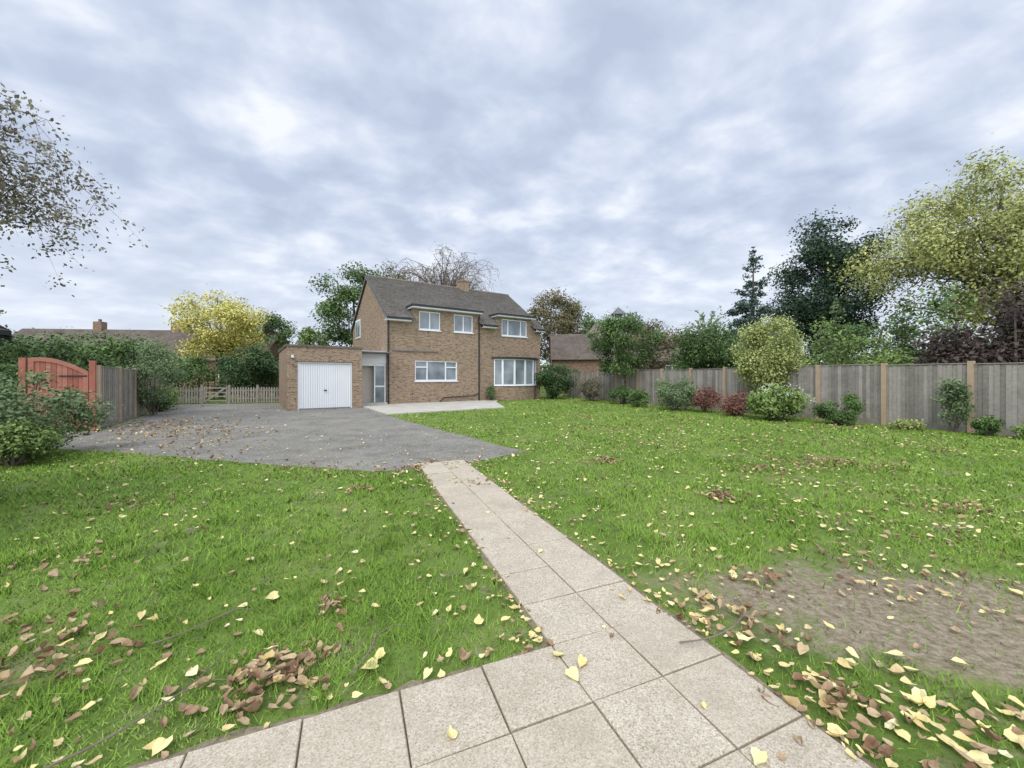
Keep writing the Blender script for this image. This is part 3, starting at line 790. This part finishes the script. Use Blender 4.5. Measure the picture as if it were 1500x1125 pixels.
b.box((.11, -3.1, 0), (4.39, 3.1, 3.1), 1)
o = b.build('wing', [M['tile_red'], M['brick_red']], parent=nh, loc=(-2.0, -3.5, 0))
b = MB()
b.box((5.2, 3.4, 7.2), (6.4, 4.6, 7.9), 0); b.box((5.0, 3.2, 7.9), (6.6, 4.8, 8.05), 1)
for xx in (5.25, 6.25):
    for yy in (3.45, 4.45): b.box((xx, yy, 8.05), (xx+.1, yy+.1, 8.6), 1)
b.box((5.4, 3.6, 8.05), (6.2, 4.4, 8.6), 0)
b.add([(5.0, 3.2, 8.6), (6.6, 3.2, 8.6), (6.6, 4.8, 8.6), (5.0, 4.8, 8.6), (5.8, 4, 9.5)], [(0, 1, 4), (1, 2, 4), (2, 3, 4), (3, 0, 4), (0, 3, 2, 1)], 0)
b.build('cupola', [M['lead'], M['white']], parent=nh)
cottage('neighbouring_house', 18, 46, math.radians(10), 14, 7, 3.0, 6.4, 'brick_red', 'tile_red', hip=True, chim=(.4,))

# ------------------------------------------------------------------ vegetation
def conifer(name, x, y, r, h, n, leaf, mat, k=120, z0=.5, power=1.0, fr=.13):
    t = R.random(k) ** .6
    z = z0 + (h - z0) * (1 - t)
    a = R.uniform(0, 2*math.pi, k); rad = r * (t ** power) * R.uniform(.3, 1, k)
    C = np.stack([np.cos(a)*rad, np.sin(a)*rad, z - .1*rad], 1); rc = h*fr*.5*(.3 + t)*R.uniform(.6, 1.2, k)
    w = MB(); w.tube([(0, 0, 0), (0, 0, h*.5), (0, 0, h*.98)], [h*.018, h*.011, .02], k=7)
    for i in range(0, k, 2): w.tube([(0, 0, z[i]-.05), tuple(C[i])], [.05, .015], k=4)
    tp = np.array([(0, 0, h*(1-.03*j)) for j in range(6)]); C = np.concatenate([C, tp]); rc = np.concatenate([rc, h*.012*(1+np.arange(6)*.6)])
    return foliage(name, (x, y, 0), C, rc, n, leaf, mat, w, flat=.5)

def twiggy(name, x, y, h, rad, nb, nleaf, leaf, lm, start=.45, droop=1.0, tw=.02, dirbias=None, cr=.09):
    w = MB(); w.tube([(0, 0, 0), (.1, 0, h*.3), (0, .1, h*.62)], [.2, .15, .09], k=8)
    tips = []
    for i in range(nb):
        a = R.uniform(0, 2*math.pi); 
        if dirbias is not None and R.random() < .6: a = dirbias + R.normal(0, .7)
        s = np.array([0, 0, h*R.uniform(start*.7, .65)]); rr = rad*R.uniform(.35, 1); top = h*R.uniform(.7, 1)
        pts = []
        for t in np.linspace(0, 1, 9):
            zz = s[2] + (top - s[2])*math.sin(min(t*1.55, 1.57)) - droop*(max(0, t-.45)**1.5)*h*.28
            pts.append((math.cos(a)*rr*t**.8 + R.normal(0, .04*rad), math.sin(a)*rr*t**.8 + R.normal(0, .04*rad), zz))
        w.tube(pts, np.linspace(tw*2.2, tw*.35, 9), k=4)
        tips += pts[3:]
        for q in range(5):
            p_ = np.array(pts[R.integers(3, 9)]); e = p_ + np.array([R.normal(0, .12*rad), R.normal(0, .12*rad), -R.uniform(0, .1)*h*droop + R.normal(0, .03*h)])
            m_ = (p_+e)/2 + R.normal(0, .02*rad, 3)
            w.tube([p_, m_, e], [tw*.6, tw*.4, tw*.2], k=3); tips += [tuple(m_), tuple(e)]
    tips = np.array(tips)
    return foliage(name, (x, y, 0), tips, np.full(len(tips), cr*rad), nleaf, leaf, lm, w, M['twig'])

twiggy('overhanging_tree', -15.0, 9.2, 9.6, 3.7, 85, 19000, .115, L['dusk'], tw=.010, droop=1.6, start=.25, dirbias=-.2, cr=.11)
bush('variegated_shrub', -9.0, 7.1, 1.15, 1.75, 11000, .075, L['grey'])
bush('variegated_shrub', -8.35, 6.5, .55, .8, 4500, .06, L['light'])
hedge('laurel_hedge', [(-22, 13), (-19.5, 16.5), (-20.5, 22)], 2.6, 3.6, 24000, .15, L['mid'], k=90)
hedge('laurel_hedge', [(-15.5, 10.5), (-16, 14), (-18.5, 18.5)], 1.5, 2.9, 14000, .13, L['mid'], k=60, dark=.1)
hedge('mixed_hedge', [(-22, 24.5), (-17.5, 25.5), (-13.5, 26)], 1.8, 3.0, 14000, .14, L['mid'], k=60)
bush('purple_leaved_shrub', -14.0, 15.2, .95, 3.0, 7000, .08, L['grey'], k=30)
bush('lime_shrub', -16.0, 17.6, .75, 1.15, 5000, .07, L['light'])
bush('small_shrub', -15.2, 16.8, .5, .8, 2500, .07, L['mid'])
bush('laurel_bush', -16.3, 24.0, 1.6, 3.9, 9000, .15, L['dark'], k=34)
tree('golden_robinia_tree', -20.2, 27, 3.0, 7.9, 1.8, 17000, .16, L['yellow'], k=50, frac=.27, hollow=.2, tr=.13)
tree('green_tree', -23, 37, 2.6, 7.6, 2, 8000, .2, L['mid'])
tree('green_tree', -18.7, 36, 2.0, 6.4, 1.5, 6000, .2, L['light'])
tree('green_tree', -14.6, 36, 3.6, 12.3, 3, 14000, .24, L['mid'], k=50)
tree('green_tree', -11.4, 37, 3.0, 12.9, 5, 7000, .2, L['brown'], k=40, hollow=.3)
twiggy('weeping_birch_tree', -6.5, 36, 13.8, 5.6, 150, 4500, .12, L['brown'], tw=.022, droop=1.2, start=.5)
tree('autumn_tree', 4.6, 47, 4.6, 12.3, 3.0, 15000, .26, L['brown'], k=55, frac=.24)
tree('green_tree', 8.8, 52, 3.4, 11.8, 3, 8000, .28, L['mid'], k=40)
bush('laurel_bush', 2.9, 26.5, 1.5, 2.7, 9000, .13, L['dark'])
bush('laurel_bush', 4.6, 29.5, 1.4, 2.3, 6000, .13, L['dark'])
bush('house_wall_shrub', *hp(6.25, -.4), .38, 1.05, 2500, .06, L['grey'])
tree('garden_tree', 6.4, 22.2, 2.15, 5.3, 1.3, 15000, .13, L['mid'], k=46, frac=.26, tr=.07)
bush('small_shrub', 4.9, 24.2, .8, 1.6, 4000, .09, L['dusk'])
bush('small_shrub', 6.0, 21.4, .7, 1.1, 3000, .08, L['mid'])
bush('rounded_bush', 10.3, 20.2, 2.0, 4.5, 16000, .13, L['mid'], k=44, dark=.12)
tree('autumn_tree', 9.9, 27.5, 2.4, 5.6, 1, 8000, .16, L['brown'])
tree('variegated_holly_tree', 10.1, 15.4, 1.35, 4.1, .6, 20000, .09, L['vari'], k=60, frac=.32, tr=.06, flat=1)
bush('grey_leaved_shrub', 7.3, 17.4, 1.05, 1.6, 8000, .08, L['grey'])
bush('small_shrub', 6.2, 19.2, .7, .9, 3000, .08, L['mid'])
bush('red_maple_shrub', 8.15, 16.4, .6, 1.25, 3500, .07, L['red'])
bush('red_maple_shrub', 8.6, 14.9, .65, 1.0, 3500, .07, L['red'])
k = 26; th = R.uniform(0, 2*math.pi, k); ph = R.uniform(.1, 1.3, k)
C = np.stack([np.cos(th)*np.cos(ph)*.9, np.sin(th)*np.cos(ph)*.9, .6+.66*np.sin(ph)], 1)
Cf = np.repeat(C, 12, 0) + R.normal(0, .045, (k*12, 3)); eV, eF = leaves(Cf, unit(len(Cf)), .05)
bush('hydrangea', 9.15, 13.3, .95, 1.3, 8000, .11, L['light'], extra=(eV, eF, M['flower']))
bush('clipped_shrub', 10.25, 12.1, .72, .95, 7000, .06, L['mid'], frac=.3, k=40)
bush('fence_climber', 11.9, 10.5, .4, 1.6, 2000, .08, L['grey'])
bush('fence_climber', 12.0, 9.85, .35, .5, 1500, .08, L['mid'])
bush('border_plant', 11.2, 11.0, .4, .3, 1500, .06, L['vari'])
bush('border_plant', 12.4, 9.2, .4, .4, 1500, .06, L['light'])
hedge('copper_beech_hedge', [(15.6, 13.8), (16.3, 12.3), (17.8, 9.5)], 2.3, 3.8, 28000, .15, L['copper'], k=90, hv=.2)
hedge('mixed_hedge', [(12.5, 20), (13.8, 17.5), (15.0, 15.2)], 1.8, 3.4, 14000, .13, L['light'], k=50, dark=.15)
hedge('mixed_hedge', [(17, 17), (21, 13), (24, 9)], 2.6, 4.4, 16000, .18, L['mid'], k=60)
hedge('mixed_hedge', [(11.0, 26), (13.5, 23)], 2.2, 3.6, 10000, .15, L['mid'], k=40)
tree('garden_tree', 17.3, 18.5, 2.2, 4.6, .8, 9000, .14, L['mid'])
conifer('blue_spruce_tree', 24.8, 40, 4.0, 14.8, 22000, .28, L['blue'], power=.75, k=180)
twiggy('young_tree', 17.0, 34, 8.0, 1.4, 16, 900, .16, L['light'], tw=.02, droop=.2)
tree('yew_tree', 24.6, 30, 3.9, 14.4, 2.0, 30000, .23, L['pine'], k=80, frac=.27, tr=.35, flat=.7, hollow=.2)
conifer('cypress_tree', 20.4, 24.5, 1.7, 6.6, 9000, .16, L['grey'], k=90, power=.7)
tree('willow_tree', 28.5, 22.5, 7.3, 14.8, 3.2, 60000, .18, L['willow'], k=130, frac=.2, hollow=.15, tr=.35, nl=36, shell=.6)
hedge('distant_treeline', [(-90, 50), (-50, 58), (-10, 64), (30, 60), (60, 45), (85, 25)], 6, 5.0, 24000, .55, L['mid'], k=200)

# ------------------------------------------------------------------ sky and light
el, az = math.radians(48), math.radians(205)
w = bpy.data.worlds.new('World'); scene.world = w; w.use_nodes = True
nt = w.node_tree; nt.nodes.clear()
out = nn(nt, 'ShaderNodeOutputWorld')
sky = nn(nt, 'ShaderNodeTexSky', sky_type='NISHITA'); sky.sun_disc = False
sky.sun_elevation = el; sky.sun_rotation = az
bg1 = nn(nt, 'ShaderNodeBackground'); bg1.inputs[1].default_value = .1
nt.links.new(sky.outputs[0], bg1.inputs[0])
tc = nn(nt, 'ShaderNodeTexCoord'); sx = nn(nt, 'ShaderNodeSeparateXYZ'); nt.links.new(tc.outputs['Generated'], sx.inputs[0])
zz = math_n(nt, 'ADD', math_n(nt, 'MAXIMUM', sx.outputs[2], 0.0), .25)
cb = nn(nt, 'ShaderNodeCombineXYZ')
nt.links.new(math_n(nt, 'DIVIDE', sx.outputs[0], zz), cb.inputs[0]); nt.links.new(math_n(nt, 'DIVIDE', sx.outputs[1], zz), cb.inputs[1])
mp = nn(nt, 'ShaderNodeMapping'); mp.inputs['Rotation'].default_value = (0, 0, -.5); mp.inputs['Scale'].default_value = (1.0, 1.15, 1); mp.inputs['Location'].default_value = (5.3, 2.7, 0)
nt.links.new(cb.outputs[0], mp.inputs[0])
n1 = stretch(nt, noise(nt, mp.outputs[0], 1.3, 2, .5, 0), .33, .67)
n2 = stretch(nt, noise(nt, mp.outputs[0], 4.6, 5, .52, .15), .35, .68)
f = math_n(nt, 'ADD', math_n(nt, 'MULTIPLY', n1, .38), math_n(nt, 'MULTIPLY', n2, .62), clamp=True)
r = ramp(nt, [(.49, .56, .71), (.57, .645, .80), (.68, .745, .88), (.90, .94, 1.0)], [.12, .38, .6, .92])
nt.links.new(f, r.inputs[0])
hz = nn(nt, 'ShaderNodeMapRange'); hz.inputs[1].default_value = 0; hz.inputs[2].default_value = .35; hz.inputs[3].default_value = .7; hz.inputs[4].default_value = 0
nt.links.new(sx.outputs[2], hz.inputs[0])
c = mixc(nt, hz.outputs[0], r.outputs[0], (.78, .84, .93))
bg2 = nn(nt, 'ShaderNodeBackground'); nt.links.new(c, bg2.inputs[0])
zb = nn(nt, 'ShaderNodeMapRange', interpolation_type='SMOOTHSTEP'); zb.inputs[1].default_value = .74; zb.inputs[2].default_value = .97; zb.inputs[3].default_value = 0; zb.inputs[4].default_value = 1.8  # overhead sky above the view, strength raised to add light to the scene
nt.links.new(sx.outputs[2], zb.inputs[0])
yb = nn(nt, 'ShaderNodeMapRange', interpolation_type='SMOOTHSTEP'); yb.inputs[1].default_value = .1; yb.inputs[2].default_value = -.7; yb.inputs[3].default_value = 0; yb.inputs[4].default_value = 1.4  # unseen sky behind the camera, brightened as added front light
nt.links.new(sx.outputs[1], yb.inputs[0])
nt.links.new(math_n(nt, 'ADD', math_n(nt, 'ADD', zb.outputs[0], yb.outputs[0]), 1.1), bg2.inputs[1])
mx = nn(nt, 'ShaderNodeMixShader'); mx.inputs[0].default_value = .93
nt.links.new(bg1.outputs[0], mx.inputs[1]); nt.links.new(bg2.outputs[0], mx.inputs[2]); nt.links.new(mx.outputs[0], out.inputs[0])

sun = bpy.data.lights.new('sun', 'SUN'); sun.energy = 1.5; sun.angle = math.radians(25); sun.color = (1, .94, .85)
so = bpy.data.objects.new('sun', sun); scene.collection.objects.link(so)
d = Vector((math.sin(az)*math.cos(el), math.cos(az)*math.cos(el), math.sin(el)))
so.rotation_euler = d.to_track_quat('Z', 'Y').to_euler(); so.location = (0, 0, 30)

cam = bpy.data.cameras.new('camera'); co_ = bpy.data.objects.new('camera', cam); scene.collection.objects.link(co_)
cam.sensor_width = 36; cam.lens = 36*570/1500; cam.shift_y = -.007
cam.clip_start = .05; cam.clip_end = 1000
co_.location = (0, 0, 1.5); co_.rotation_euler = (math.radians(90), 0, 0)
scene.camera = co_
